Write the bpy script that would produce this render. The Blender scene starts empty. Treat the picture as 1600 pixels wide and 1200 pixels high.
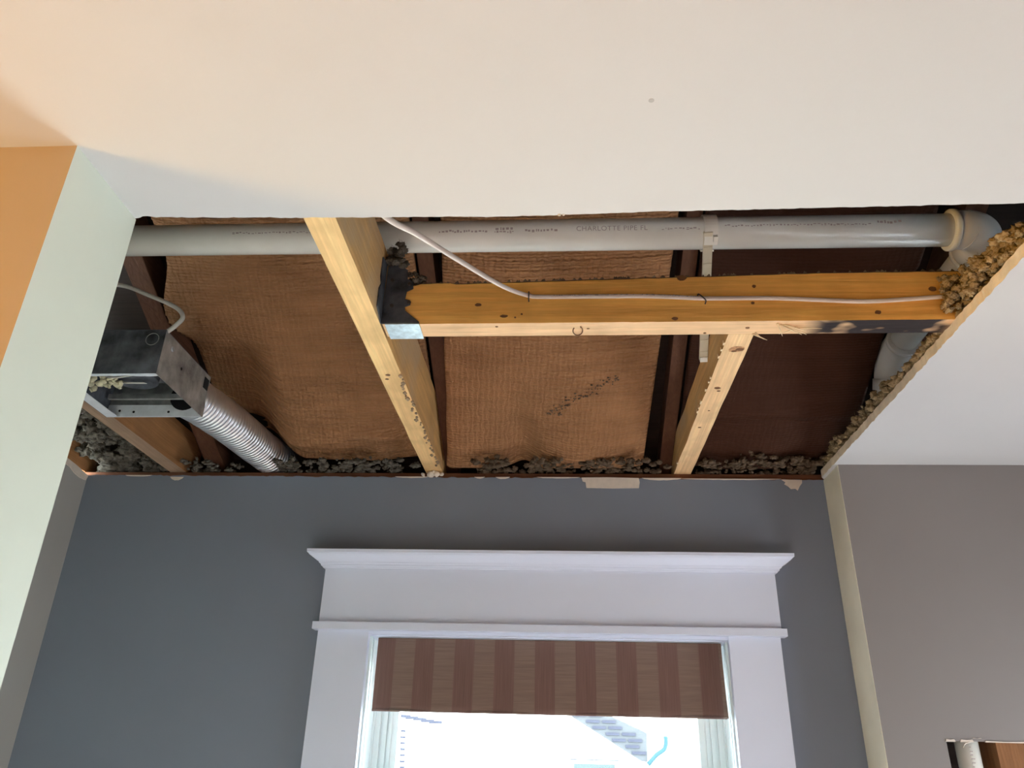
import bpy, bmesh, math, random
from mathutils import Vector, Matrix, noise, geometry

random.seed(7)
SC = bpy.context.scene
COL = SC.collection
CZ = 1.74                      # height of the camera above the floor; z below is measured from the camera


# ------------------------------------------------------------------ camera, sky, lights, exposure
cam_d = bpy.data.cameras.new('camera')
cam = bpy.data.objects.new('camera', cam_d)
COL.objects.link(cam)
R_ = Vector((0.99796944, 0.05892696, 0.02417859))
U_ = Vector((0.0037489, -0.43328574, 0.90124881))
F_ = Vector((-0.06358409, 0.89932813, 0.43262684))
m = Matrix((R_, U_, -F_)).transposed().to_4x4()
m.translation = Vector((0, 0, CZ))
cam.matrix_world = m
cam_d.sensor_fit = 'HORIZONTAL'
cam_d.sensor_width = 36.0
cam_d.lens = 1211.1 * 36.0 / 1600.0
cam_d.clip_start = 0.02
SC.camera = cam

vs = SC.view_settings
vs.view_transform = 'Standard'
vs.look = 'None'
vs.gamma = 1.0
vs.use_curve_mapping = False
vs.exposure = 0.0

world = bpy.data.worlds.new('sky')
SC.world = world
world.use_nodes = True
wn = world.node_tree
wn.nodes.clear()
wo = wn.nodes.new('ShaderNodeOutputWorld')
wb = wn.nodes.new('ShaderNodeBackground')
wb.inputs['Color'].default_value = (0.82, 0.94, 1.0, 1)
wb.inputs['Strength'].default_value = 34.0
wn.links.new(wb.outputs[0], wo.inputs[0])


def area_light(name, loc, target, sx, sy, power, color, portal=False, spread=180):
    d = bpy.data.lights.new(name, 'AREA')
    d.shape = 'RECTANGLE'
    d.size, d.size_y = sx, sy
    d.energy = power
    d.color = color
    d.spread = math.radians(spread)
    if portal:
        d.cycles.is_portal = True
    o = bpy.data.objects.new(name, d)
    COL.objects.link(o)
    o.location = loc
    o.rotation_euler = (Vector(target) - Vector(loc)).to_track_quat('-Z', 'Y').to_euler()
    return o


# daylight of the two windows in the rear wall, of the window in the left (orange) room wall, and the portal of window 1
area_light('rear_window_light', (-1.2, -3.35, 1.55), (-0.9, -2.0, 0.0), 1.2, 1.4, 62, (0.96, 0.91, 1.0), spread=80)
area_light('rear_window_light', (0.7, -3.35, 1.55), (0.5, -2.0, 0.0), 1.2, 1.4, 62, (0.96, 0.91, 1.0), spread=80)
area_light('left_window_light', (-2.5, -0.05, 1.55), (0, 0.40, 2.2), 0.45, 0.9, 56, (1.0, 0.57, 0.09))
area_light('right_fill_light', (1.57, 1.45, 1.55), (0.0, 1.6, 1.95), 0.6, 1.0, 20, (0.86, 0.95, 1.0))  # added fill for the back room, from an assumed, unseen window at the right
area_light('floor_bounce_light', (1.57, 0.75, 1.35), (0.0, 1.15, 0.0), 0.6, 0.9, 26, (1.0, 0.95, 0.88), spread=50)  # added unseen lamp: brightens a floor patch that throws light up into the opening
area_light('window_portal', (-0.04, 2.265, 1.2), (-0.04, 0, 1.2), 0.92, 1.5, 10, (1, 1, 1), portal=True)


# ------------------------------------------------------------------ materials
def nodes(name):
    mt = bpy.data.materials.new(name)
    mt.use_nodes = True
    nt = mt.node_tree
    return mt, nt, nt.nodes['Principled BSDF']


def texco(nt, scale=(1, 1, 1), rot=(0, 0, 0)):
    tc = nt.nodes.new('ShaderNodeTexCoord')
    mp = nt.nodes.new('ShaderNodeMapping')
    mp.inputs['Scale'].default_value = scale
    mp.inputs['Rotation'].default_value = rot
    nt.links.new(tc.outputs['Object'], mp.inputs['Vector'])
    return mp.outputs['Vector']


def noise_tex(nt, vec, scale, detail=4, rough=0.55, dist=0.0):
    n = nt.nodes.new('ShaderNodeTexNoise')
    n.inputs['Scale'].default_value = scale
    n.inputs['Detail'].default_value = detail
    n.inputs['Roughness'].default_value = rough
    n.inputs['Distortion'].default_value = dist
    nt.links.new(vec, n.inputs['Vector'])
    return n.outputs['Fac']


def ramp(nt, fac, stops):
    r = nt.nodes.new('ShaderNodeValToRGB')
    el = r.color_ramp.elements
    while len(el) < len(stops):
        el.new(0.5)
    for e, (p, c) in zip(el, stops):
        e.position = p
        e.color = (c[0], c[1], c[2], 1)
    nt.links.new(fac, r.inputs['Fac'])
    return r.outputs['Color']


def mixc(nt, fac, a, b, mode='MIX'):
    x = nt.nodes.new('ShaderNodeMix')
    x.data_type = 'RGBA'
    x.blend_type = mode
    for sock, val in ((x.inputs[0], fac), (x.inputs[6], a), (x.inputs[7], b)):
        if isinstance(val, (int, float)):
            sock.default_value = val
        elif isinstance(val, (tuple, list)):
            sock.default_value = (val[0], val[1], val[2], 1)
        else:
            nt.links.new(val, sock)
    return x.outputs[2]


def bump(nt, p, height, strength, dist=0.01):
    b = nt.nodes.new('ShaderNodeBump')
    b.inputs['Strength'].default_value = strength
    b.inputs['Distance'].default_value = dist
    nt.links.new(height, b.inputs['Height'])
    nt.links.new(b.outputs['Normal'], p.inputs['Normal'])


def mul(c, k):
    return tuple(min(1.0, x * k) for x in c)


def plain(name, c, rough=0.7, var=0.05, scale=6, bmp=0.0, bscale=120, metal=0.0, spec=0.3, detail=4):
    mt, nt, p = nodes(name)
    v = texco(nt)
    f = noise_tex(nt, v, scale, detail)
    nt.links.new(ramp(nt, f, [(0.3, mul(c, 1 - var)), (0.7, mul(c, 1 + var))]), p.inputs['Base Color'])
    p.inputs['Roughness'].default_value = rough
    p.inputs['Metallic'].default_value = metal
    p.inputs['Specular IOR Level'].default_value = spec
    if bmp:
        bump(nt, p, noise_tex(nt, v, bscale, 3), bmp, 0.002)
    return mt


def wood(name, c, dark=0.62, axis=1, knots=True, rough=0.65, blotch=None, scorch=None, grain=55):
    mt, nt, p = nodes(name)
    s = [grain, grain, grain]
    s[axis] = 2.2
    v = texco(nt, s)
    f = noise_tex(nt, v, 1.0, 6, 0.6, 0.9)
    fg = noise_tex(nt, texco(nt, [2.2 * q if q > 5 else 5.0 for q in s]), 1.0, 5, 0.7, 0.4)
    col = ramp(nt, f, [(0.30, mul(c, dark)), (0.5, c), (0.72, mul(c, 1.18))])
    col = mixc(nt, ramp(nt, fg, [(0.40, (0.75, 0.75, 0.75)), (0.62, (0, 0, 0))]), col, mul(c, 0.80))
    v2 = texco(nt)
    if knots:
        f2 = noise_tex(nt, v2, 9, 3)
        col = mixc(nt, ramp(nt, f2, [(0.45, (0, 0, 0)), (0.72, (0.55, 0.55, 0.55))]), col, mul(c, 0.60), 'MIX')
    if blotch:
        f3 = noise_tex(nt, v2, 5.5, 4)
        col = mixc(nt, ramp(nt, f3, [(0.5, (0, 0, 0)), (0.66, (0.8, 0.8, 0.8))]), col, blotch, 'MIX')
    if scorch:
        x0, x1, sc = scorch
        sx = nt.nodes.new('ShaderNodeSeparateXYZ')
        nt.links.new(v2, sx.inputs[0])
        mr = nt.nodes.new('ShaderNodeMapRange')
        mr.interpolation_type = 'SMOOTHSTEP'
        mr.inputs['From Min'].default_value = x0
        mr.inputs['From Max'].default_value = x0 + 0.05
        nt.links.new(sx.outputs[0], mr.inputs['Value'])
        mr2 = nt.nodes.new('ShaderNodeMapRange')
        mr2.interpolation_type = 'SMOOTHSTEP'
        mr2.inputs['From Min'].default_value = x1
        mr2.inputs['From Max'].default_value = x1 - 0.05
        nt.links.new(sx.outputs[0], mr2.inputs['Value'])
        mm = nt.nodes.new('ShaderNodeMath')
        mm.operation = 'MULTIPLY'
        nt.links.new(mr.outputs[0], mm.inputs[0])
        nt.links.new(mr2.outputs[0], mm.inputs[1])
        f4 = noise_tex(nt, texco(nt, (13, 24, 24)), 1.0, 2, 0.4)
        m3 = nt.nodes.new('ShaderNodeMath')
        m3.operation = 'MULTIPLY'
        nt.links.new(mm.outputs[0], m3.inputs[0])
        rr = ramp(nt, f4, [(0.31, (0, 0, 0)), (0.45, (0.97, 0.97, 0.97))])
        nt.links.new(rr, m3.inputs[1])
        col = mixc(nt, m3.outputs[0], col, sc, 'MIX')
    nt.links.new(col, p.inputs['Base Color'])
    p.inputs['Roughness'].default_value = rough
    p.inputs['Specular IOR Level'].default_value = 0.12
    bump(nt, p, f, 0.6, 0.004)
    return mt


def kraft(name, c, crepe=0.5):
    mt, nt, p = nodes(name)
    v = texco(nt)
    f = noise_tex(nt, v, 7, 5, 0.6)
    col = ramp(nt, f, [(0.3, mul(c, 0.75)), (0.55, c), (0.8, mul(c, 1.2))])
    f2 = noise_tex(nt, texco(nt, (4, 30, 30)), 1.0, 3)
    col = mixc(nt, 0.35, col, ramp(nt, f2, [(0.35, mul(c, 0.7)), (0.65, mul(c, 1.15))]))
    nt.links.new(col, p.inputs['Base Color'])
    p.inputs['Roughness'].default_value = 0.7
    p.inputs['Specular IOR Level'].default_value = 0.1
    w = nt.nodes.new('ShaderNodeTexWave')
    w.wave_type = 'BANDS'
    w.bands_direction = 'Y'
    w.inputs['Scale'].default_value = 42
    w.inputs['Distortion'].default_value = 3.2
    w.inputs['Detail'].default_value = 2.0
    w.inputs['Detail Scale'].default_value = 1.6
    nt.links.new(v, w.inputs['Vector'])
    w2 = nt.nodes.new('ShaderNodeTexWave')
    w2.wave_type = 'BANDS'
    w2.bands_direction = 'DIAGONAL'
    w2.inputs['Scale'].default_value = 34
    w2.inputs['Distortion'].default_value = 4.0
    w2.inputs['Detail'].default_value = 1.5
    w2.inputs['Detail Scale'].default_value = 2.2
    nt.links.new(texco(nt, (1.0, 0.55, 0.2), (0, 0, 0.5)), w2.inputs['Vector'])
    fa = nt.nodes.new('ShaderNodeMath')
    fa.operation = 'MULTIPLY_ADD'
    nt.links.new(w2.outputs['Fac'], fa.inputs[0])
    fa.inputs[1].default_value = 1.1
    nt.links.new(noise_tex(nt, v, 160, 2), fa.inputs[2])
    fn = fa.outputs[0]
    a = nt.nodes.new('ShaderNodeMath')
    a.operation = 'MULTIPLY_ADD'
    nt.links.new(fn, a.inputs[0])
    a.inputs[1].default_value = 0.6
    nt.links.new(w.outputs['Fac'], a.inputs[2])
    bump(nt, p, a.outputs[0], crepe, 0.0035)
    return mt


M = {}
M['ceiling'] = plain('ceiling_paint', (0.565, 0.552, 0.555), 0.85, 0.015, 3, 0.10, 90, spec=0.15)
M['gypsum'] = plain('cut_plaster', (0.80, 0.66, 0.49), 0.9, 0.14, 30, 0.5, 90)
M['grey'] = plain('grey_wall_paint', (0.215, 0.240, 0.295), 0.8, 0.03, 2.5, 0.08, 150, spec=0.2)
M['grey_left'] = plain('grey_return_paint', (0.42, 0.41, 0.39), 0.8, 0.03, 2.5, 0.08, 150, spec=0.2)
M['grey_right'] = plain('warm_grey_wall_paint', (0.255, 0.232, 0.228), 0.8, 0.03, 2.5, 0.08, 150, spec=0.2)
M['tan'] = plain('bare_tan_board', (0.90, 0.84, 0.68), 0.85, 0.06, 7, 0.1, 80)
M['orange'] = plain('orange_wall_paint', (0.52, 0.385, 0.245), 0.8, 0.03, 3, 0.1, 120, spec=0.2)
M['pale'] = plain('pale_green_white_paint', (0.72, 0.77, 0.69), 0.7, 0.03, 6, 0.15, 45)
M['white'] = plain('white_trim_paint', (0.74, 0.785, 0.93), 0.45, 0.012, 5)
M['vinyl'] = plain('white_vinyl', (0.82, 0.93, 0.96), 0.4, 0.012, 5)
M['chip'] = plain('bare_gypsum', (0.72, 0.63, 0.55), 0.9, 0.06, 60)
M['floor'] = wood('floor_boards', (0.67, 0.615, 0.57), axis=1)
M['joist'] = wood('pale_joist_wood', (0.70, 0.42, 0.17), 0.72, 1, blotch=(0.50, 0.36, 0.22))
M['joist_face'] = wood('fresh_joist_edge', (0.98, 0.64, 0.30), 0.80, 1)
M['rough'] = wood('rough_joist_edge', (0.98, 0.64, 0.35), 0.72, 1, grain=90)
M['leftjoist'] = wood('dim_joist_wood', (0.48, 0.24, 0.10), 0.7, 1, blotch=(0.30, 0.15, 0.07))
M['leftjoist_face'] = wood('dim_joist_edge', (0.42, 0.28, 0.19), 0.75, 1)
M['beam'] = wood('orange_beam_wood', (1.0, 0.52, 0.13), 0.82, 0, grain=45)
M['beam_face'] = wood('pale_beam_edge', (0.88, 0.56, 0.32), 0.85, 0, scorch=(0.10, 0.40, (0.010, 0.012, 0.020)))
M['rafter'] = wood('brown_rafter_wood', (0.13, 0.057, 0.033), 0.7, 1)
M['deck'] = wood('dark_deck_boards', (0.03, 0.017, 0.013), 0.6, 0)
M['plate'] = wood('red_brown_plate', (0.24, 0.10, 0.055), 0.6, 0)
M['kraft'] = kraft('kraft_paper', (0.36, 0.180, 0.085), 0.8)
M['kraft_shaded'] = kraft('shaded_kraft_paper', (0.052, 0.020, 0.011), 0.25)  # kraft of the right bay, its dimmer light put into the colour
M['pvc'] = plain('white_pvc', (0.88, 0.87, 0.81), 0.2, 0.05, 9, spec=0.5)
M['pvc_fit'] = plain('grey_white_fitting', (0.72, 0.70, 0.68), 0.4, 0.04, 14, spec=0.5)
M['print'] = plain('faded_print', (0.46, 0.39, 0.38), 0.8)
M['strap'] = plain('ivory_plastic', (0.66, 0.60, 0.46), 0.4, 0.06, 30, spec=0.5)
M['cable'] = plain('white_cable_sheath', (0.80, 0.70, 0.64), 0.45, 0.03, 30, spec=0.4)
M['cable_grey'] = plain('grey_cable_sheath', (0.52, 0.50, 0.46), 0.5, 0.05, 30, spec=0.4)
M['dark_steel'] = plain('dark_staple_steel', (0.10, 0.085, 0.08), 0.45, 0.2, 60, metal=0.8)
M['galv'] = plain('galvanised_steel', (0.42, 0.43, 0.42), 0.55, 0.45, 22, 0.15, 60, metal=0.75, detail=6)
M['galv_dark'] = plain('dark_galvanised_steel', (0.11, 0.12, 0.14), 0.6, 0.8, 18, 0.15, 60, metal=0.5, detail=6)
M['galv_blue'] = plain('bright_zinc_steel', (0.62, 0.70, 0.76), 0.36, 0.25, 70, 0.2, 90, metal=0.9)
M['flange'] = plain('paint_spattered_flange', (0.74, 0.77, 0.82), 0.6, 0.12, 30)
M['foil'] = plain('aluminium_foil', (0.80, 0.81, 0.86), 0.34, 0.06, 30, metal=0.92)
M['foam'] = plain('yellowed_debris', (0.62, 0.57, 0.40), 0.9, 0.25, 50, 0.5, 70)
M['black'] = plain('black_void', (0.012, 0.012, 0.014), 0.9)
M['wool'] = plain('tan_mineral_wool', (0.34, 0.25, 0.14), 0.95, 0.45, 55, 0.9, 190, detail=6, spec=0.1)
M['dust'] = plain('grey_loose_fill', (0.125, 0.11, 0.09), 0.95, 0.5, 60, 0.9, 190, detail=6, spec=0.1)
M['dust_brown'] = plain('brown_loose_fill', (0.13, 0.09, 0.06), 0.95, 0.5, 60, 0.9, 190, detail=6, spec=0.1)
M['splinter'] = plain('pale_splinter', (0.85, 0.66, 0.42), 0.7)
M['knot'] = plain('dark_knot', (0.17, 0.075, 0.03), 0.7, 0.3, 60)
M['bark'] = plain('rough_bark', (0.34, 0.23, 0.14), 0.9, 0.4, 70)
M['knot_soft'] = plain('soft_knot', (0.50, 0.25, 0.12), 0.7, 0.35, 130)
M['stud'] = wood('brown_stud_wood', (0.27, 0.125, 0.055), 0.7, 2)
M['scuff'] = plain('grey_scuff', (0.42, 0.40, 0.40), 0.9)
M['siding'] = plain('white_siding', (0.85, 0.85, 0.85), 0.8)
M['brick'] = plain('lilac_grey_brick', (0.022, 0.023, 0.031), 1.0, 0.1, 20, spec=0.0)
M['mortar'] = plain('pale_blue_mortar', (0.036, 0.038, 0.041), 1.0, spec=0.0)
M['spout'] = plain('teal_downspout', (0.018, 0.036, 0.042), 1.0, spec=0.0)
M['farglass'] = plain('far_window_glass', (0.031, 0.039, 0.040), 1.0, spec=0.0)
M['grass'] = plain('outdoor_ground', (0.50, 0.52, 0.47), 0.9)


def shade_material():
    mt, nt, p = nodes('striped_brown_fabric')
    v = texco(nt)
    sx = nt.nodes.new('ShaderNodeSeparateXYZ')
    nt.links.new(v, sx.inputs[0])
    a = nt.nodes.new('ShaderNodeMath'); a.operation = 'MULTIPLY_ADD'
    nt.links.new(sx.outputs[0], a.inputs[0]); a.inputs[1].default_value = 1 / 0.1035; a.inputs[2].default_value = 20.33
    fr = nt.nodes.new('ShaderNodeMath'); fr.operation = 'FRACT'
    nt.links.new(a.outputs[0], fr.inputs[0])
    st = ramp(nt, fr.outputs[0], [(0.0, (0, 0, 0)), (0.02, (1, 1, 1)), (0.49, (1, 1, 1)), (0.51, (0, 0, 0))])
    f1 = noise_tex(nt, texco(nt, (420, 8, 8)), 1.0, 3)
    f2 = noise_tex(nt, texco(nt, (10, 300, 300)), 1.0, 3)
    dk = ramp(nt, f1, [(0.3, (0.150, 0.088, 0.074)), (0.7, (0.200, 0.116, 0.098))])
    lt = ramp(nt, f2, [(0.3, (0.185, 0.124, 0.100)), (0.7, (0.235, 0.160, 0.130))])
    nt.links.new(mixc(nt, st, lt, dk), p.inputs['Base Color'])
    p.inputs['Roughness'].default_value = 0.8
    p.inputs['Specular IOR Level'].default_value = 0.15
    bump(nt, p, f1, 0.2, 0.001)
    return mt


def glass_material():
    mt, nt, p = nodes('window_glass')
    nt.nodes.remove(p)
    out = nt.nodes['Material Output']
    t = nt.nodes.new('ShaderNodeBsdfTransparent')
    g = nt.nodes.new('ShaderNodeBsdfGlossy')
    g.inputs['Roughness'].default_value = 0.02
    fz = nt.nodes.new('ShaderNodeFresnel')
    fz.inputs['IOR'].default_value = 1.3
    mx = nt.nodes.new('ShaderNodeMixShader')
    nt.links.new(fz.outputs[0], mx.inputs[0])
    nt.links.new(t.outputs[0], mx.inputs[1])
    nt.links.new(g.outputs[0], mx.inputs[2])
    nt.links.new(mx.outputs[0], out.inputs['Surface'])
    return mt


M['shade'] = shade_material()
M['glass'] = glass_material()

# ------------------------------------------------------------------ mesh helpers
WL = {}                        # world position of every object's origin


def new():
    return bmesh.new()


def box(bm, x0, x1, y0, y1, z0, z1, mi=0):
    vs_ = [bm.verts.new(c) for c in ((x0, y0, z0), (x1, y0, z0), (x1, y1, z0), (x0, y1, z0),
                                     (x0, y0, z1), (x1, y0, z1), (x1, y1, z1), (x0, y1, z1))]
    fs = []
    for q in ((0, 3, 2, 1), (4, 5, 6, 7), (0, 1, 5, 4), (1, 2, 6, 5), (2, 3, 7, 6), (3, 0, 4, 7)):
        f = bm.faces.new([vs_[i] for i in q])
        f.material_index = mi
        fs.append(f)
    return fs                  # bottom, top, front(-y), right(+x), back(+y), left(-x)


def prism(bm, pts, axis, a, b, mi=0, side=None):
    """polygon pts (two coordinates) extruded along axis from a to b"""
    def mk(p, t):
        q = list(p)
        q.insert(axis, t)
        return bm.verts.new(q)
    A = [mk(p, a) for p in pts]
    Bv = [mk(p, b) for p in pts]
    for (i, j, k) in geometry.tessellate_polygon([[Vector((p[0], p[1], 0)) for p in pts]]):
        for Q in (A, Bv):
            f = bm.faces.new((Q[i], Q[j], Q[k]))
            f.material_index = mi
    n = len(pts)
    for i in range(n):
        f = bm.faces.new((A[i], A[(i + 1) % n], Bv[(i + 1) % n], Bv[i]))
        f.material_index = mi if side is None else side
    bmesh.ops.recalc_face_normals(bm, faces=bm.faces[:])


def smooth_path(pts, n):
    """Catmull-Rom through pts"""
    P = [Vector(p) for p in pts]
    P = [2 * P[0] - P[1]] + P + [2 * P[-1] - P[-2]]
    out = []
    for i in range(1, len(P) - 2):
        for k in range(n):
            t = k / n
            a, b, c, d = P[i - 1], P[i], P[i + 1], P[i + 2]
            out.append(0.5 * ((2 * b) + (-a + c) * t + (2 * a - 5 * b + 4 * c - d) * t * t + (-a + 3 * b - 3 * c + d) * t ** 3))
    out.append(P[-2])
    return out


def tube(bm, path, rad, seg=16, cap=True, flat=1.0, mi=0):
    """tube along path; rad a number or a list; flat squeezes the section along its second axis"""
    P = [Vector(p) for p in path]
    n = len(P)
    if not isinstance(rad, (list, tuple)):
        rad = [rad] * n
    up = Vector((0, 0, 1))
    rings = []
    prev = None
    for i in range(n):
        t = (P[min(i + 1, n - 1)] - P[max(i - 1, 0)]).normalized()
        if prev is None:
            s = t.cross(up)
            if s.length < 1e-3:
                s = t.cross(Vector((0, 1, 0)))
            s.normalize()
        else:
            s = prev - t * prev.dot(t)
            s.normalize()
        prev = s
        w = s.cross(t).normalized()
        rings.append([bm.verts.new(P[i] + rad[i] * (math.cos(2 * math.pi * k / seg) * s * flat + math.sin(2 * math.pi * k / seg) * w)) for k in range(seg)])
    for i in range(n - 1):
        for k in range(seg):
            f = bm.faces.new((rings[i][k], rings[i][(k + 1) % seg], rings[i + 1][(k + 1) % seg], rings[i + 1][k]))
            f.smooth = True
            f.material_index = mi
    if cap:
        bm.faces.new(rings[0][::-1]).material_index = mi
        bm.faces.new(rings[-1]).material_index = mi
    bmesh.ops.recalc_face_normals(bm, faces=bm.faces[:])


def fin(name, bm, mats, parent=None, smooth=False, kind=None, label=None, cat=None, group=None, bevel=0.0):
    if bevel:
        bmesh.ops.bevel(bm, geom=[e for e in bm.edges if e.is_manifold and e.calc_face_angle(0) > 0.6], offset=bevel, segments=2, affect='EDGES', clamp_overlap=True)
    xs = [v.co.x for v in bm.verts]; ys = [v.co.y for v in bm.verts]; zs = [v.co.z for v in bm.verts]
    o = Vector(((min(xs) + max(xs)) / 2, (min(ys) + max(ys)) / 2, min(zs)))
    for v in bm.verts:
        v.co -= o
    me = bpy.data.meshes.new(name)
    bm.to_mesh(me)
    bm.free()
    if smooth:
        for p in me.polygons:
            p.use_smooth = True
    if not isinstance(mats, (list, tuple)):
        mats = [mats]
    for k in mats:
        me.materials.append(M[k])
    ob = bpy.data.objects.new(name, me)
    COL.objects.link(ob)
    w = o + Vector((0, 0, CZ))
    WL[ob] = w
    ob.location = w - (WL[parent] if parent else Vector())
    if parent:
        ob.parent = parent
    if kind:
        ob['kind'] = kind
    if label:
        ob['label'] = label
    if cat:
        ob['category'] = cat
    if group:
        ob['group'] = group
    return ob


def thing(name, label, cat, loc, group=None, kind=None):
    ob = bpy.data.objects.new(name, None)
    ob.empty_display_size = 0.05
    COL.objects.link(ob)
    w = Vector(loc) + Vector((0, 0, CZ))
    ob.location = w
    WL[ob] = w
    if label:
        ob['label'] = label
        ob['category'] = cat
    if group:
        ob['group'] = group
    if kind:
        ob['kind'] = kind
    return ob


def jag(a, b, n, amp, seed=0, fine=1.0):
    """ragged 2-D polyline from a to b (without the last point)"""
    rnd = random.Random(seed)
    out = []
    dx, dy = b[0] - a[0], b[1] - a[1]
    L = math.hypot(dx, dy)
    nx, ny = -dy / L, dx / L
    for i in range(n):
        t = i / n
        k = 0 if i == 0 else amp * (noise.noise(Vector((t * L * 40 * fine, seed * 7.3, 0))) + 0.6 * rnd.uniform(-1, 1))
        out.append((a[0] + dx * t + nx * k, a[1] + dy * t + ny * k))
    return out


# ------------------------------------------------------------------ the setting
XL, D, D2, XC, H, ZF = -1.3734, 2.066, 1.944, 0.7135, 0.70, -CZ
Y1, Y2, XS = 0.737, 0.891, -0.6255

bm = new()
box(bm, -2.7, 1.7, -3.5, 2.2, ZF - 0.05, ZF)
fin('floor', bm, 'floor', kind='structure')

# ceiling slab, with the torn rectangular opening
pts = [(-2.6, -3.45), (1.6, -3.45), (1.6, 1.9435), (XC + 0.001, 1.9435), (XC - 0.0005, 2.062)]
pts += jag((0.702, 2.045), (0.699, 0.894), 120, 0.0022, 3)
pts += jag((0.699, 0.889), (0.155, 0.8935), 70, 0.0011, 4)
pts += jag((0.155, 0.8935), (-0.07, 0.899), 30, 0.0011, 5)
pts += jag((-0.07, 0.899), (-0.37, 0.8935), 40, 0.0012, 6)
pts += jag((-0.37, 0.8935), (-0.60, 0.886), 30, 0.0012, 8)
pts += [(-0.604, 0.883), (-0.612, 0.8835), (-0.617, 0.8865), (XS - 0.001, 0.8885), (-2.6, 0.8885)]
bm = new()
prism(bm, pts, 2, H, H + 0.02, 0, 1)
fin('ceiling', bm, ['ceiling', 'gypsum'], kind='structure')

# window wall: drywall around the window opening, ragged along its top
WX0, WX1, WZ1, WZ0 = -0.512, 0.431, 0.285, -0.95
bm = new()
top = jag((XC, 0.700), (XL, 0.706), 220, 0.0022, 11)
pts = [(XL, WZ1), (XC, WZ1)] + top + [(XL, 0.706)]
prism(bm, pts, 1, D, D + 0.013, 0, 1)
box(bm, XL, WX0, D, D + 0.013, ZF, WZ1)
box(bm, WX1, XC, D, D + 0.013, ZF, WZ1)
box(bm, WX0, WX1, D, D + 0.013, ZF, WZ0)
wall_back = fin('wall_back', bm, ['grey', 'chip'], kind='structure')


def chip(pts, mat='chip', y=D, t=0.0016, parent=wall_back):
    b = new()
    prism(b, pts, 1, y - t, y - 0.0001)
    return fin('paint_chip', b, mat, parent)


def blob(x0, x1, z0, z1, seed, n=7):
    """ragged flake hanging from z1 down to about z0"""
    rnd = random.Random(seed)
    p = [(x0, z1)]
    for i in range(n):
        t = (i + 0.5) / n
        e = math.sin(math.pi * t) ** 0.5
        p.append((x0 + (x1 - x0) * t + rnd.uniform(-0.002, 0.002), z1 - (z1 - z0) * e * rnd.uniform(0.72, 1.0)))
    p.append((x1, z1))
    return p[::-1]


chip([(0.055, 0.7035), (0.058, 0.692), (0.066, 0.690), (0.068, 0.6735), (0.140, 0.6725), (0.212, 0.6735), (0.215, 0.690), (0.213, 0.7025), (0.13, 0.7045)])
chip([(0.600, 0.700), (0.610, 0.692), (0.606, 0.687), (0.616, 0.680), (0.622, 0.673), (0.634, 0.674), (0.640, 0.669), (0.646, 0.680), (0.654, 0.690), (0.655, 0.699)])
chip(blob(-1.125, -1.085, 0.689, 0.701, 2))
chip(blob(-0.47, -0.375, 0.700, 0.7045, 3))
chip(blob(-0.245, -0.215, 0.699, 0.7045, 4))
chip(blob(-0.185, -0.145, 0.698, 0.7045, 5))
chip(blob(0.222, 0.33, 0.696, 0.703, 6, 12))
chip(blob(0.33, 0.60, 0.698, 0.702, 7, 20))
chip(blob(-1.26, -1.18, 0.701, 0.706, 8))
chip(blob(-0.07, 0.05, 0.7005, 0.7045, 9, 10))

# short return wall at the left, its top torn
bm = new()
pts = [(0.891, ZF), (D, ZF), (D, 0.704)] + jag((D, 0.704), (1.93, 0.722), 14, 0.002, 14) + [(1.93, 0.715), (0.891, 0.70)]
prism(bm, pts, 0, XL - 0.013, XL, 0, 1)
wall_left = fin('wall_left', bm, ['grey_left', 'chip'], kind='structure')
b = new()
prism(b, [(1.925, 0.72), (1.95, 0.700), (1.975, 0.699), (2.0, 0.690), (2.03, 0.686), (2.06, 0.688), (2.0655, 0.703), (2.0, 0.713)], 0, XL + 0.0001, XL + 0.003)
fin('paint_chip', b, 'chip', wall_left)

# the wall end between the two rooms: orange on the near side, pale on its end
bm = new()
fs = box(bm, -2.6, XS, Y1, Y2, ZF, H, 1)
fs[2].material_index = 0
wall_part = fin('wall_partition', bm, ['orange', 'pale'], kind='structure')

# boxed-out wall at the right, with its bare tan return and the square hole cut into it
HX0, HZ1, HZ0 = 0.848, 0.054, -0.30
bm = new()
box(bm, XC - 0.0002, 1.6, D2, D2 + 0.013, HZ1, H)
box(bm, XC - 0.0002, HX0, D2, D2 + 0.013, ZF, HZ1)
box(bm, HX0, 1.6, D2, D2 + 0.013, ZF, HZ0)
box(bm, 1.28, 1.6, D2, D2 + 0.013, HZ0, HZ1)
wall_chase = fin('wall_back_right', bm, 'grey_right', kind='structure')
b = new()
box(b, XC - 0.0012, XC - 0.0001, D2 + 0.0003, D - 0.0002, ZF, H - 0.001)
fin('return_board', b, 'tan', wall_chase, label='bare tan return board')
for (x0, x1, z0, z1, sd) in ((0.846, 0.868, 0.052, 0.0575, 1), (0.877, 0.907, 0.052, 0.0575, 2), (0.905, 0.925, 0.060, 0.0612, 3), (0.93, 1.02, 0.0525, 0.0555, 4)):
    b = new()
    prism(b, [(x0, z0), (x1, z0), (x1 - 0.003, z1), ((x0 + x1) / 2, z1 - 0.0012), (x0 + 0.003, z1)], 1, D2 - 0.002, D2 - 0.0001)
    fin('torn_paper', b, 'chip', wall_chase)
b = new()
tube(b, smooth_path([(0.898, 1.9425, 0.052), (0.886, 1.94, 0.049), (0.879, 1.939, 0.041)], 5), 0.0012, 6)
fin('torn_paper', b, 'chip', wall_chase)

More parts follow.
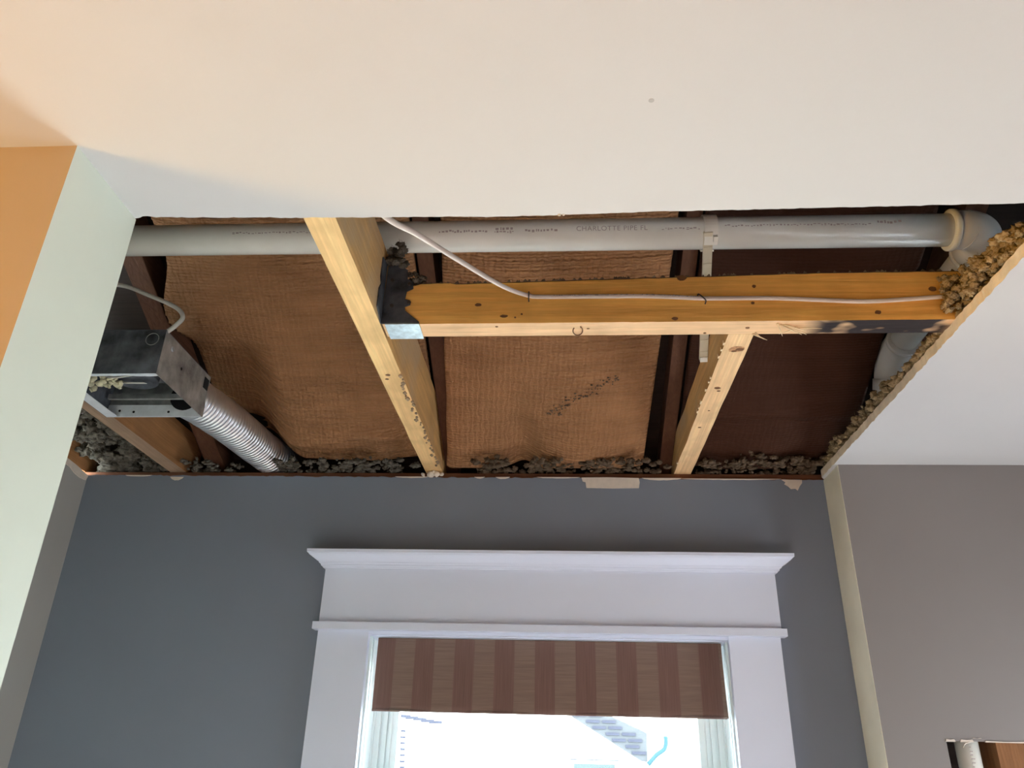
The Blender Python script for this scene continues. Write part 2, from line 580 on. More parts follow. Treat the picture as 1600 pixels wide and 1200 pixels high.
# rest of the rooms, out of the frame
for nm, bx, mt in (('wall_rear', (-2.6, 1.6, -3.5, -3.45, ZF, H), 'ceiling'),
                   ('wall_right', (1.6, 1.65, -3.45, D, ZF, H), 'grey_right'),
                   ('wall_outer_left', (-2.65, -2.6, -3.45, Y1, ZF, H), 'orange')):
    b = new()
    box(b, *bx)
    fin(nm, b, mt, kind='structure')

b = new()
prism(b, [(0.107 + 0.0035 * math.cos(k), 0.686 + 0.003 * math.sin(k)) for k in [2 * math.pi * q / 9 for q in range(9)]], 2, H - 0.0006, H - 0.0001)
fin('ceiling_scuff', b, 'scuff', bpy.data.objects['ceiling'])

# outer skin of the house wall and the closed roof space
b = new()
box(b, -1.75, WX0, 2.165, 2.26, ZF - 0.6, 0.68)
box(b, WX1, 1.65, 2.165, 2.26, ZF - 0.6, 0.68)
box(b, WX0, WX1, 2.165, 2.26, WZ1, 0.68)
box(b, WX0, WX1, 2.165, 2.26, ZF - 0.6, WZ0)
fin('wall_outside', b, 'siding', kind='structure')


def slope(y):
    return 1.755 - 0.5 * y


b = new()
prism(b, [(2.30, slope(2.30) + 0.12), (0.45, slope(0.45) + 0.12), (0.45, slope(0.45) + 0.15), (2.30, slope(2.30) + 0.15)], 0, -1.75, 1.65)
box(b, -1.75, 1.65, 0.45, 0.47, H + 0.03, slope(0.45) + 0.12)
box(b, -1.75, -1.73, 0.45, 2.17, H + 0.03, slope(0.45) + 0.12)
box(b, 1.63, 1.65, 0.45, 2.17, H + 0.03, slope(0.45) + 0.12)
box(b, -1.75, 1.65, -3.5, 0.47, H + 0.03, H + 0.06)
box(b, -1.75, 1.65, 2.166, 2.26, 0.68, 0.90)
fin('trim_1', b, 'deck', kind='structure')

# top plate of the window wall
b = new()
box(b, -1.60, 1.2, D + 0.014, 2.163, 0.672, 0.7195)
fin('trim_2', b, 'plate', kind='structure', bevel=0.002)

# ------------------------------------------------------------------ window 1
win = thing('window_1', None, None, (-0.042, D, WZ0), kind='structure')
b = new(); box(b, -0.629, -0.4965, 2.045, D - 0.0002, WZ0, 0.2825); fin('side_casing', b, 'white', win, bevel=0.0025)
b = new(); box(b, 0.4140, 0.5410, 2.045, D - 0.0002, WZ0, 0.2825); fin('side_casing', b, 'white', win, bevel=0.0025)
b = new(); box(b, -0.630, 0.546, 2.045, D - 0.0002, 0.3015, 0.4405); fin('frieze_board', b, 'white', win, bevel=0.001)
b = new(); box(b, -0.642, 0.556, 2.031, D - 0.0002, 0.2828, 0.3012); fin('bead_moulding', b, 'white', win, bevel=0.005)
prof = [(0.0, 0.4407), (0.006, 0.4410), (0.007, 0.4445), (0.0105, 0.4455), (0.0115, 0.4500), (0.0145, 0.4512)]
for k in range(9):
    t = k / 8
    prof.append((0.0155 + 0.0245 * (0.5 - 0.5 * math.cos(math.pi * t)), 0.4520 + 0.0215 * t))
prof += [(0.043, 0.4742), (0.0435, 0.4825), (0.0, 0.4825)]
b = new()
loops = []
for p_, z_ in prof:
    loops.append([b.verts.new(c) for c in ((-0.630 - p_, D - 0.0002, z_), (-0.630 - p_, 2.045 - p_, z_), (0.546 + p_, 2.045 - p_, z_), (0.546 + p_, D - 0.0002, z_))])
for A, B_ in zip(loops, loops[1:]):
    for k in range(4):
        b.faces.new((A[k], A[(k + 1) % 4], B_[(k + 1) % 4], B_[k]))
b.faces.new(loops[0]); b.faces.new(loops[-1])
bmesh.ops.recalc_face_normals(b, faces=b.faces[:])
fin('crown_moulding', b, 'white', win)
# jambs and stops
b = new(); box(b, WX0, WX1, D, 2.258, 0.272, 0.2848); box(b, WX0, WX1, 2.050, D, 0.2745, 0.2824); fin('head_jamb', b, 'white', win, bevel=0.001)
for x0, x1, s in ((WX0, -0.497, 1), (0.4145, WX1, -1)):
    b = new()
    box(b, x0, x1, D, 2.258, WZ0, 0.2715)
    xi = x1 if s > 0 else x0
    for (ya, yb, w_) in ((2.070, 2.080, 0.005), (2.112, 2.120, 0.002), (2.188, 2.1995, 0.004)):
        box(b, min(xi, xi + s * w_), max(xi, xi + s * w_), ya, yb, WZ0, 0.2715)
    fin('side_jamb', b, 'vinyl', win)
for x0, x1, s in ((-0.4965, -0.432, 1), (0.348, 0.4140, -1)):
    b = new()
    box(b, x0, x1, 2.205, 2.230, WZ0 + 0.01, 0.271)
    for dx_, w_, h_ in ((0.0, 0.018, 0.005), (0.026, 0.010, 0.004), (0.042, 0.007, 0.005)):
        a_ = x0 + dx_ if s > 0 else x1 - dx_ - w_
        box(b, a_, a_ + w_, 2.205 - h_, 2.205, WZ0 + 0.01, 0.271)
    fin('sash_stile', b, 'vinyl', win)
b = new(); box(b, -0.432, 0.348, 2.205, 2.230, 0.215, 0.271); fin('sash_rail', b, 'vinyl', win)
b = new(); box(b, -0.432, 0.348, 2.205, 2.230, WZ0 + 0.01, WZ0 + 0.07); fin('sash_rail', b, 'vinyl', win)
b = new(); box(b, -0.432, 0.348, 2.216, 2.220, WZ0 + 0.07, 0.215); fin('pane', b, 'glass', win)
b = new(); box(b, -0.66, 0.57, 2.0, 2.124, WZ0 - 0.03, WZ0 - 0.0002); fin('window_sill', b, 'white', win, bevel=0.004)

# roller shade
sh = thing('roller_shade', 'brown striped fabric roller shade, pulled partway down inside the white window', 'shade', (-0.04, 2.092, 0.095))
b = new()
NX, NZ = 40, 12
gv = []
for k in (0, 1):
    gv.append([[b.verts.new((-0.4795 + 0.8815 * i / NX + (0.0035 * (1 - j / NZ) ** 2 * (1 if i > NX - 1 else 0)),
                             2.090 + 0.0016 * math.sin(i * 0.55) * (1 - j / NZ) + 0.0012 * k,
                             0.0955 + (0.2705 - 0.0955) * j / NZ)) for i in range(NX + 1)] for j in range(NZ + 1)])
for g_ in gv:
    for j in range(NZ):
        for i in range(NX):
            b.faces.new((g_[j][i], g_[j][i + 1], g_[j + 1][i + 1], g_[j + 1][i]))
for i in range(NX):
    b.faces.new((gv[0][0][i], gv[1][0][i], gv[1][0][i + 1], gv[0][0][i + 1]))
bmesh.ops.recalc_face_normals(b, faces=b.faces[:])
fin('fabric', b, 'shade', sh, smooth=True)
b = new(); tube(b, [(-0.4795, 2.0925, 0.097), (0.402, 2.0925, 0.097)], 0.0035, 10, flat=1.0); fin('hem_bar', b, 'shade', sh)
b = new(); tube(b, [(-0.4785, 2.1035, 0.258), (0.401, 2.1035, 0.258)], 0.0118, 16); fin('roller_tube', b, 'shade', sh)

# ------------------------------------------------------------------ framing
def joist(name, label, x0, x1, y0, y1, z0, z1, side, face, wob=0.0012, seed=0, cat='joist'):
    root = thing(name, label, cat, ((x0 + x1) / 2, (y0 + y1) / 2, z0))
    b_ = new()
    n = 40
    rings = []
    for i in range(n + 1):
        y = y0 + (y1 - y0) * i / n
        w = [wob * noise.noise(Vector((y * 9 + seed * 5, k * 3.1, seed))) for k in range(4)]
        rings.append([b_.verts.new(c) for c in ((x0 + w[0], y, z0), (x1 + w[1], y, z0), (x1 + w[1], y, z1 + w[2]), (x0 + w[0], y, z1 + w[3]))])
    for A_, C_ in zip(rings, rings[1:]):
        for k in range(4):
            f = b_.faces.new((A_[k], A_[(k + 1) % 4], C_[(k + 1) % 4], C_[k]))
            f.material_index = 1 if k == 0 else 0
    b_.faces.new(rings[0]); b_.faces.new(rings[-1])
    bmesh.ops.recalc_face_normals(b_, faces=b_.faces[:])
    fin('timber', b_, [side, face], root)
    return root


def disc(name, root, c, nrm, r, mat, asp=1.0, t=0.0008):
    """small flat knot or nail hole on a face"""
    b_ = new()
    n = Vector(nrm)
    u = n.orthogonal().normalized() if abs(n.x) > 0.5 else Vector((1, 0, 0))
    w = n.cross(u)
    ring = []
    for k in range(10):
        a = 2 * math.pi * k / 10
        rr = r * (1 + 0.25 * noise.noise(Vector((c[0] * 50 + k, c[1] * 30, 1.3))))
        ring.append(Vector(c) + n * t + u * math.cos(a) * rr * asp + w * math.sin(a) * rr)
    base = [p - n * (t * 0.9) for p in ring]
    A_ = [b_.verts.new(p) for p in ring]
    B_ = [b_.verts.new(p) for p in base]
    b_.faces.new(A_)
    for k in range(10):
        b_.faces.new((A_[k], A_[(k + 1) % 10], B_[(k + 1) % 10], B_[k]))
    bmesh.ops.recalc_face_normals(b_, faces=b_.faces[:])
    return fin(name, b_, mat, root)


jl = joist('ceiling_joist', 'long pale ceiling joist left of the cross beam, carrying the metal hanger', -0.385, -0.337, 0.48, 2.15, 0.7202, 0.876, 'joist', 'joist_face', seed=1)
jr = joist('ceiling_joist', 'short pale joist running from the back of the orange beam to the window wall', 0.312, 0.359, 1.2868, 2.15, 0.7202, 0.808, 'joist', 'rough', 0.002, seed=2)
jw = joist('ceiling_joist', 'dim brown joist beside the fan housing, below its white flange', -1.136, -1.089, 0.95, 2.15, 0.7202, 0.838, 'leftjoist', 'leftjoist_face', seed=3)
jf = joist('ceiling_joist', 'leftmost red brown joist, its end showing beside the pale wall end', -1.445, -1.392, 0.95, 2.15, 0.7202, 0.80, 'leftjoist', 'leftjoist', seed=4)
disc('knot', jl, (-0.366, 1.45, 0.7202), (0, 0, -1), 0.004, 'knot', 1.4)
disc('knot', jl, (-0.372, 1.47, 0.7202), (0, 0, -1), 0.003, 'knot', 1.4)
disc('knot', jl, (-0.337, 1.32, 0.80), (1, 0, 0), 0.003, 'knot', 1.6)
for (x, y, r) in ((0.345, 1.345, 0.006), (0.335, 1.352, 0.004), (0.333, 1.52, 0.005), (0.338, 1.535, 0.003), (0.330, 1.74, 0.003), (0.335, 1.64, 0.002)):
    disc('knot', jr, (x, y, 0.7202), (0, 0, -1), r, 'knot', 1.3)
disc('knot', jr, (0.339, 1.345, 0.7202), (0, 0, -1), 0.0125, 'knot_soft', 1.2, 0.0004)
# torn bark-like strips along the right lower edge of the long joist
b = new()
rnd = random.Random(5)
for i in range(34):
    y = 1.45 + 0.017 * i + rnd.uniform(-0.004, 0.004)
    x = -0.338 + rnd.uniform(-0.010, 0.001)
    s = rnd.uniform(0.003, 0.008)
    prism(b, [(x - s * 0.6, y), (x + s * 0.3, y - s), (x + s * 0.7, y + s * 0.4), (x - s * 0.1, y + s * 1.6)], 2, 0.7178 - rnd.uniform(0, 0.001), 0.7201)
fin('torn_edge', b, 'bark', jl, kind='stuff')
b = new()
rnd = random.Random(9)
for i in range(11):
    z = 0.724 + rnd.uniform(0, 0.006); y = rnd.uniform(1.32, 2.05); s = rnd.uniform(0.003, 0.007)
    prism(b, [(y - s, 0.7202), (y + s, 0.7202), (y + s * 0.2, z)], 0, 0.309, 0.3119)
fin('torn_edge', b, 'splinter', jr, kind='stuff')

# orange cross beam
bmr = thing('cross_beam', 'orange stained wooden cross beam with the white cable stapled along it', 'beam', (0.32, 1.262, 0.72))
b = new()
xs0, xs1 = -0.333, 1.0
N = 120
topz = []
for i in range(N + 1):
    x = xs0 + (xs1 - xs0) * i / N
    z = 0.807 + 0.017 * min(1, max(0, (x + 0.30) / 0.8)) + 0.0012 * noise.noise(Vector((x * 30, 2.2, 0))) + (0.003 if -0.2 > x > -0.27 else 0)
    topz.append((x, z))
rings = []
for x, z in topz:
    e = 0.0006 * noise.noise(Vector((x * 40, 5, 1)))
    rings.append([b.verts.new(c) for c in ((x, 1.238, 0.7202 + e), (x, 1.286, 0.7202), (x, 1.286, z), (x, 1.240, z), (x, 1.238, z - 0.003))])
for A_, C_ in zip(rings, rings[1:]):
    for k in range(5):
        f = b.faces.new((A_[k], A_[(k + 1) % 5], C_[(k + 1) % 5], C_[k]))
        f.material_index = 1 if k == 0 else (2 if k in (3,) else 0)
b.faces.new(rings[0]); b.faces.new(rings[-1])
bmesh.ops.recalc_face_normals(b, faces=b.faces[:])
fin('timber', b, ['beam', 'beam_face', 'knot'], bmr)
for (x, z, r, a_) in ((-0.155, 0.760, 0.0035, 1.9), (0.225, 0.8145, 0.006, 1.6), (0.356, 0.794, 0.0035, 1), (0.207, 0.7265, 0.0035, 1.6), (0.350, 0.758, 0.0028, 1.2),
                      (0.674, 0.784, 0.0048, 1.4), (0.569, 0.736, 0.0042, 1.4), (-0.073, 0.739, 0.002, 1), (-0.106, 0.735, 0.003, 2.6), (-0.085, 0.732, 0.0018, 1)):
    disc('knot', bmr, (x, 1.2378, z), (0, -1, 0), r, 'knot', a_)
for (x, y, r) in ((0.342, 1.262, 0.003), (0.267, 1.28, 0.002), (-0.12, 1.25, 0.002), (0.05, 1.26, 0.0018)):
    disc('knot', bmr, (x, y, 0.7202), (0, 0, -1), r, 'knot', 1.4)
b = new()
arc = [(0.031 + 0.009 * math.cos(a), 1.266 + 0.017 * math.sin(a), 0.7188) for a in [math.radians(-60 + 12 * k) for k in range(24)]]
tube(b, arc, 0.0011, 6)
fin('knot', b, 'knot', bmr)
b = new()
for k, (x, y, ex, ey, ez) in enumerate(((0.392, 1.246, 0.405, 1.27, 0.706), (0.398, 1.25, 0.44, 1.27, 0.709), (0.405, 1.25, 0.452, 1.262, 0.712), (0.42, 1.265, 0.468, 1.243, 0.706),
                                        (0.36, 1.28, 0.378, 1.292, 0.712), (0.415, 1.258, 0.448, 1.268, 0.708), (0.43, 1.26, 0.40, 1.272, 0.712), (0.355, 1.284, 0.382, 1.288, 0.708))):
    tube(b, [(x, y, 0.7195), ((x + ex) / 2, (y + ey) / 2, 0.714), (ex, ey, ez)], [0.0017, 0.0013, 0.0003], 5)
fin('splinters', b, 'splinter', bmr, kind='stuff')
# fuzz on the dusty top edge
b = new()
rnd = random.Random(12)
for i in range(90):
    x = rnd.uniform(-0.29, 0.72)
    z = 0.809 + 0.016 * min(1, max(0, (x + 0.30) / 0.8))
    s = rnd.uniform(0.0006, 0.0022)
    prism(b, [(x - s * 2, z - 0.002), (x + s * 2, z - 0.002), (x + rnd.uniform(-s, s), z + s * 1.3)], 1, 1.2372, 1.2415)
fin('dusty_edge', b, 'dust_brown', bmr, kind='stuff')

# joist hanger
hg = thing('joist_hanger', 'galvanized metal hanger holding the left end of the orange beam', 'bracket', (-0.30, 1.26, 0.7175))
b = new(); box(b, -0.3275, -0.263, 1.2335, 1.2895, 0.7172, 0.7196); fin('seat', b, 'galv_blue', hg, bevel=0.0006, label='bright bluish zinc seat plate')
b = new()
prism(b, [(-0.335, 0.7197), (-0.263, 0.7197), (-0.264, 0.7235), (-0.292, 0.748), (-0.293, 0.756), (-0.283, 0.760), (-0.284, 0.770), (-0.294, 0.773), (-0.292, 0.790), (-0.280, 0.796), (-0.282, 0.812), (-0.293, 0.818), (-0.294, 0.838), (-0.312, 0.852), (-0.333, 0.846)][::-1], 1, 1.2345, 1.2368)
fin('face_flange', b, 'galv_dark', hg, bevel=0.0005)
b = new()
prism(b, [(1.196, 0.735), (1.2345, 0.7197), (1.2345, 0.850), (1.20, 0.845), (1.198, 0.80), (1.207, 0.79), (1.197, 0.775)], 0, -0.3365, -0.3345)
fin('side_flange', b, 'galv_dark', hg)
for (x, z) in ((-0.286, 0.765), (-0.288, 0.806), (-0.322, 0.815), (-0.318, 0.758)):
    b = new()
    tube(b, [(x, 1.2344, z), (x, 1.2318, z)], [0.004, 0.0032], 10)
    fin('nail_head', b, 'dark_steel', hg)


# rafters over the opening
def rafter(label, x0, x1, dz=-0.004):
    b_ = new()
    y0, y1 = 0.50, 2.163
    prism(b_, [(y0, slope(y0) + dz), (y1, max(slope(y1) + dz, 0.724)), (y1, slope(y1) + 0.115), (y0, slope(y0) + 0.115)], 0, x0, x1)
    return fin('roof_rafter', b_, 'rafter', label=label, cat='rafter', bevel=0.001)


rafter('brown sloping rafter above the fan housing, left of a black gap', -1.045, -0.992)
rafter('brown sloping rafter right beside the long pale joist', -0.3345, -0.297)
rafter('dark sloping rafter beside the ivory pipe strap', 0.277, 0.3115)
rafter('dark sloping rafter behind the grey white pipe elbow', 0.868, 0.915)


# kraft-faced batts between the rafters
def batt(label, x0, x1, mat, seed, y0=0.75, y1=2.056, sag=0.016, ridge=0.0022, lift=None, ed=None, fold=None):
    b_ = new()
    nu, nv = 70, 560
    g_ = []
    for j in range(nv + 1):
        v = j / nv
        y = y0 + (y1 - y0) * v
        row = []
        xa, xb = x0(y), x1(y)
        for i in range(nu + 1):
            u = i / nu
            x = xa + (xb - xa) * u
            e = math.sin(math.pi * u) ** 0.6
            z = slope(y) + 0.010 - sag * e * (0.7 + 0.5 * noise.noise(Vector((x * 3 + seed, y * 2.5, 0))))
            nn = noise.noise(Vector((x * 5 + seed * 3, y * 6, 2.0)))
            ph = y * 2 * math.pi / 0.024 + 5.0 * noise.noise(Vector((x * 2.2 + seed, y * 4, 5.0)))
            r_ = max(0.0, math.sin(ph)) ** 3
            z -= ridge * r_ * max(0.0, 0.35 + 1.3 * noise.noise(Vector((x * 3.5, y * 3.0 + seed, 9.0))))
            z -= 0.006 * nn
            # puckers near the low end
            lo = max(0.0, (y - 1.82) / 0.24)
            z += lo * 0.012 * math.sin(x * 17 + seed + 2.5 * noise.noise(Vector((x * 4, y * 5, seed)))) * e
            if fold:
                z += fold(x, y) * e
            if lift:
                z += lift(x, y)
            z = max(z, 0.7275)
            row.append(b_.verts.new((x, y, z)))
        g_.append(row)
    for j in range(nv):
        for i in range(nu):
            f = b_.faces.new((g_[j][i], g_[j + 1][i], g_[j + 1][i + 1], g_[j][i + 1]))
            f.smooth = True
    res = bmesh.ops.extrude_face_region(b_, geom=b_.faces[:])
    for el in res['geom']:
        if isinstance(el, bmesh.types.BMVert):
            el.co.z += 0.022
    bmesh.ops.recalc_face_normals(b_, faces=b_.faces[:])
    return fin('insulation_batt', b_, mat, label=label, cat='insulation')


def sst(a, b_, x):
    t = min(1, max(0, (x - a) / (b_ - a)))
    return t * t * (3 - 2 * t)


batt('brown kraft paper insulation with long horizontal wrinkles, behind the foil duct', lambda y: -0.925 - 0.05 * sst(1.45, 1.6, y), lambda y: -0.340, 'kraft', 1.0,
     sag=0.020, ridge=0.0085, lift=lambda x, y: 0.10 * sst(-0.72, -0.86, x) * sst(1.60, 1.80, y) + 0.030 * sst(1.93, 2.03, y),
     fold=lambda x, y: -0.016 * math.exp(-((y - 1.955 - 0.02 * math.sin(x * 14)) / 0.02) ** 2))
batt('brown kraft paper insulation in the middle bay, crossed by the orange beam', lambda y: -0.270 - 0.052 * (y - 1.434) / 0.63 + 0.004 * noise.noise(Vector((y * 9, 0, 0))),
     lambda y: 0.253 - 0.029 * (y - 1.442) / 0.62, 'kraft', 4.0, sag=0.024, ridge=0.0045,
     fold=lambda x, y: 0.020 * sst(1.72, 1.95, y) * math.exp(-((x + 0.13 - 0.10 * (y - 1.8)) / 0.035) ** 2) - 0.014 * sst(1.85, 1.96, y) * math.exp(-((x - 0.08) / 0.10) ** 2))
batt('kraft paper insulation with shade in its colour in the right bay, under the drain pipe', lambda y: 0.316, lambda y: 0.803 - 0.032 * sst(1.50, 1.56, y), 'kraft_shaded', 8.0, sag=0.014, ridge=0.0006,
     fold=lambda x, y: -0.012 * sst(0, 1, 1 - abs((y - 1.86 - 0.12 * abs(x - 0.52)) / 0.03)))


# ------------------------------------------------------------------ loose fill
def lump_templates():
    out = []
    for k in range(8):
        b_ = new()
        bmesh.ops.create_icosphere(b_, subdivisions=3, radius=1.0)
        for v in b_.verts:
            n_ = v.co.normalized()
            d_ = 1 + 0.55 * noise.noise(n_ * 1.7 + Vector((k * 9, 0, 0))) + 0.6 * noise.noise(n_ * 4.5 + Vector((0, k * 7, 0))) + 0.5 * noise.noise(n_ * 10.0 + Vector((0, 0, k * 5)))
            v.co = n_ * d_
        b_.verts.ensure_lookup_table()
        out.append(([v.co.copy() for v in b_.verts], [[v.index for v in f.verts] for f in b_.faces]))
        b_.free()
    return out


LT = lump_templates()


def lumps(name, label, mat, spots, cat='insulation', fibres=0, clampz=None):
    """one heap of loose fill: spots are (x, y, z, radius)"""
    rnd_ = random.Random(len(spots))
    V, Fc = [], []
    for (x, y, z, r) in spots:
        vs_, fs_ = LT[rnd_.randrange(8)]
        e = Matrix.Rotation(rnd_.uniform(0, 6.28), 3, 'X') @ Matrix.Rotation(rnd_.uniform(0, 6.28), 3, 'Z')
        s_ = Vector((rnd_.uniform(0.8, 1.3), rnd_.uniform(0.7, 1.2), rnd_.uniform(0.6, 1.0)))
        o_ = len(V)
        for v in vs_:
            q = e @ v
            p_ = Vector((x + q.x * r * s_.x, y + q.y * r * s_.y, z + q.z * r * s_.z))
            if clampz is not None and p_.z < clampz:
                p_.z = clampz
            V.append(p_)
        Fc += [[i + o_ for i in f] for f in fs_]
    for k in range(fibres):
        x, y, z, r = spots[rnd_.randrange(len(spots))]
        d_ = Vector((rnd_.gauss(0, 1), rnd_.gauss(0, 1), rnd_.gauss(0, 1))).normalized()
        c_ = Vector((x, y, z)) + d_ * r * rnd_.uniform(0.8, 1.15)
        l_ = d_ * rnd_.uniform(0.2, 0.7) * r + Vector((rnd_.gauss(0, 1), rnd_.gauss(0, 1), rnd_.gauss(0, 1))) * 0.35 * r
        w_ = d_.orthogonal().normalized() * 0.0005
        o_ = len(V)
        if clampz is not None and (c_.z < clampz + 0.001 or (c_ + l_).z < clampz + 0.001):
            continue
        V += [c_ - w_, c_ + w_, c_ + l_]
        Fc.append([o_, o_ + 1, o_ + 2])
    org = Vector((sum(v.x for v in V) / len(V), sum(v.y for v in V) / len(V), min(v.z for v in V)))
    me = bpy.data.meshes.new(name)
    me.from_pydata([v - org for v in V], [], Fc)
    for p_ in me.polygons:
        p_.use_smooth = True
    me.materials.append(M[mat])
    ob = bpy.data.objects.new(name, me)
    COL.objects.link(ob)
    ob.location = org + Vector((0, 0, CZ))
    ob['kind'] = 'stuff'
    ob['label'] = label
    ob['category'] = cat
    return ob


rnd = random.Random(21)
sp = []
for i in range(330):                       # along the right edge of the opening, near the beam end
    y = rnd.uniform(1.00, 1.235)
    t = (y - 1.0) / 0.235
    x = 0.712 - 0.030 * rnd.random() * (0.3 + t) + rnd.uniform(0.0, 0.03)
    sp.append((x, y, 0.728 + rnd.random() * 0.055 * (0.5 + 0.8 * t), rnd.uniform(0.003, 0.0095)))
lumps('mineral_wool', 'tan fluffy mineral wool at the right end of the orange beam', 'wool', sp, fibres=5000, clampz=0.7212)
sp = []
for i in range(330):                       # behind the beam, further along that edge
    y = rnd.uniform(1.30, 1.62)
    x = 0.705 + rnd.uniform(-0.006, 0.06)
    sp.append((x, y, 0.728 + rnd.random() * 0.045 * sst(0.69, 0.75, x), rnd.uniform(0.003, 0.010)))
lumps('mineral_wool', 'brown loose wool behind the beam against the lower pipe bend', 'wool', sp, fibres=4000, clampz=0.7212)
sp = []
for i in range(190):
    y = rnd.uniform(1.55, 2.04)
    k = 0.6 + 0.5 * noise.noise(Vector((y * 14, 0, 3)))
    sp.append((0.704 - rnd.random() * 0.020 * k + rnd.uniform(0, 0.02), y, 0.727 + rnd.random() * 0.022, rnd.uniform(0.002, 0.008)))
lumps('mineral_wool', 'pale crumbs of wool along the far right edge of the opening', 'wool', sp, fibres=2500, clampz=0.7212)


def ledge(label, x0, x1, n, mat, hmax, seed, rmin=0.002, rmax=0.0095, fib=1500):
    r_ = random.Random(seed)
    s_ = []
    for i in range(n):
        x = r_.uniform(x0, x1)
        if noise.noise(Vector((x * 13, seed * 2.0, 4))) < r_.uniform(-0.45, 0.25):
            continue
        hh = hmax * (0.35 + 0.65 * abs(noise.noise(Vector((x * 9, seed, 0)))) * 2)
        y = r_.uniform(1.985, 2.10)
        s_.append((x, y, 0.7225 + r_.random() ** 2 * hh * 0.8, r_.uniform(rmin, rmax)))
    return lumps('loose_fill', label, mat, s_, fibres=fib, clampz=0.7206)


ledge('grey brown loose fill on the wall plate under the right dark bay', 0.375, 0.69, 330, 'dust_brown', 0.040, 31)
ledge('brown loose fill on the wall plate under the middle bay', -0.29, 0.30, 380, 'dust_brown', 0.024, 32)
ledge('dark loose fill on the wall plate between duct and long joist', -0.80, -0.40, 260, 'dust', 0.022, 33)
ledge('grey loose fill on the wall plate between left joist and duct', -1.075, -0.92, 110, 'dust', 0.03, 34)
rnd = random.Random(41)
sp = []
for i in range(330):
    y = rnd.uniform(1.62, 2.12)
    x = rnd.uniform(-1.38, -1.15)
    z = 0.735 + (2.12 - y) * 0.36 + rnd.uniform(-0.02, 0.02)
    sp.append((x, y, max(z, 0.732), rnd.uniform(0.009, 0.022)))
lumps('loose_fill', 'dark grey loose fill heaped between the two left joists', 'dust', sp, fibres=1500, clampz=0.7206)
sp = []
rnd = random.Random(43)
for i in range(40):
    sp.append((-0.322 + rnd.uniform(-0.008, 0.02), 1.215 + rnd.uniform(0.0, 0.035), 0.855 + rnd.uniform(-0.01, 0.032), rnd.uniform(0.004, 0.008)))
for i in range(20):
    sp.append((-0.285 + rnd.uniform(-0.012, 0.02), 1.245 + rnd.uniform(-0.005, 0.02), 0.818 + rnd.uniform(-0.002, 0.02), rnd.uniform(0.003, 0.006)))
lumps('loose_fill', 'small grey tuft of fill on top of the metal hanger', 'dust', sp, fibres=500)
sp = []
rnd = random.Random(44)
for i in range(110):
    t = rnd.random()
    x = -0.03 + 0.17 * t + rnd.gauss(0, 0.008)
    y = 1.86 - 0.10 * t + rnd.gauss(0, 0.008)
    sp.append((x, y, slope(y) - 0.013 + rnd.uniform(-0.003, 0.003), rnd.uniform(0.0008, 0.0026)))
lumps('loose_fill', 'crumbs of brown fill stuck on the middle sheet of brown paper', 'dust_brown', sp, fibres=200)
b = new()
for (dx, dz, r) in ((0, 0, 0.0035), (0.006, 0.001, 0.003), (-0.006, 0.001, 0.003), (0.003, -0.004, 0.0025), (0.009, -0.004, 0.002)):
    bmesh.ops.create_icosphere(b, subdivisions=2, radius=r, matrix=Matrix.Translation((0.0 + dx - 0.005, 0.897, 0.7035 + dz * 0.8)))
fin('plaster_crumb', b, 'chip', label='small plaster crumb hanging on the near edge of the opening', cat='debris')
b = new()
for (dx, dz, r) in ((0, 0.0, 0.010), (0.016, 0.001, 0.009), (0.03, 0.0, 0.006), (-0.022, -0.002, 0.006), (0.008, 0.004, 0.008)):
    bmesh.ops.create_icosphere(b, subdivisions=2, radius=r, matrix=Matrix.Translation((-0.368 + dx, 2.060, 0.7095 + dz)))
for v in b.verts:
    v.co += 0.003 * noise.noise_vector(v.co * 90)
fin('plaster_crumb', b, 'chip', label='white plaster lump at the wall under the foot of the long joist', cat='debris')

# ------------------------------------------------------------------ drain pipe
PY, PZ, PR = 1.262, 0.936, 0.0315
dp = thing('drain_pipe', 'white plastic drain pipe crossing above the orange beam to an elbow', 'pipe', (0.0, PY, PZ))
b = new(); tube(b, [(-1.45, PY + 0.012, PZ + 0.012), (0.765, PY, PZ - 0.004)], PR, 40); fin('pipe_run', b, 'pvc', dp)
# printed line on the pipe
PITCH = 1.0


def on_pipe(x, a):
    """point just proud of the pipe at angle a (radians, 0 = towards the camera's side, + up)"""
    t = (x + 1.45) / 2.215
    cy, cz = PY + 0.012 * (1 - t), PZ + 0.012 + (-0.016) * t
    return Vector((x, cy - (PR + 0.0003) * math.cos(a), cz + (PR + 0.0003) * math.sin(a)))


def pipe_text(txt, x, a, size):
    cu = bpy.data.curves.new('print', 'FONT')
    cu.body = txt
    cu.size = size
    cu.space_character = 1.12
    ob = bpy.data.objects.new('print_tmp', cu)
    COL.objects.link(ob)
    dg = bpy.context.evaluated_depsgraph_get()
    me = bpy.data.meshes.new_from_object(ob.evaluated_get(dg))
    bpy.data.objects.remove(ob)
    b_ = new()
    b_.from_mesh(me)
    bpy.data.meshes.remove(me)
    for v in b_.verts:
        v.co = on_pipe(x + v.co.x, a + v.co.y / PR)
    return fin('printed_lettering', b_, 'print', dp)


pipe_text('CHARLOTTE PIPE FL', 0.030, math.radians(-22), 0.0138)
b = new()
rnd = random.Random(55)


def ticks(b_, x, x1, a, h):
    while x < x1:
        w = rnd.uniform(0.002, 0.006)
        for q in range(rnd.randint(1, 2)):
            aa = a + rnd.uniform(-0.06, 0.06)
            c = [on_pipe(x, aa), on_pipe(x + w, aa), on_pipe(x + w, aa + h / PR), on_pipe(x, aa + h / PR)]
            b_.faces.new([b_.verts.new(p_) for p_ in c])
        x += w + rnd.uniform(0.001, 0.004)


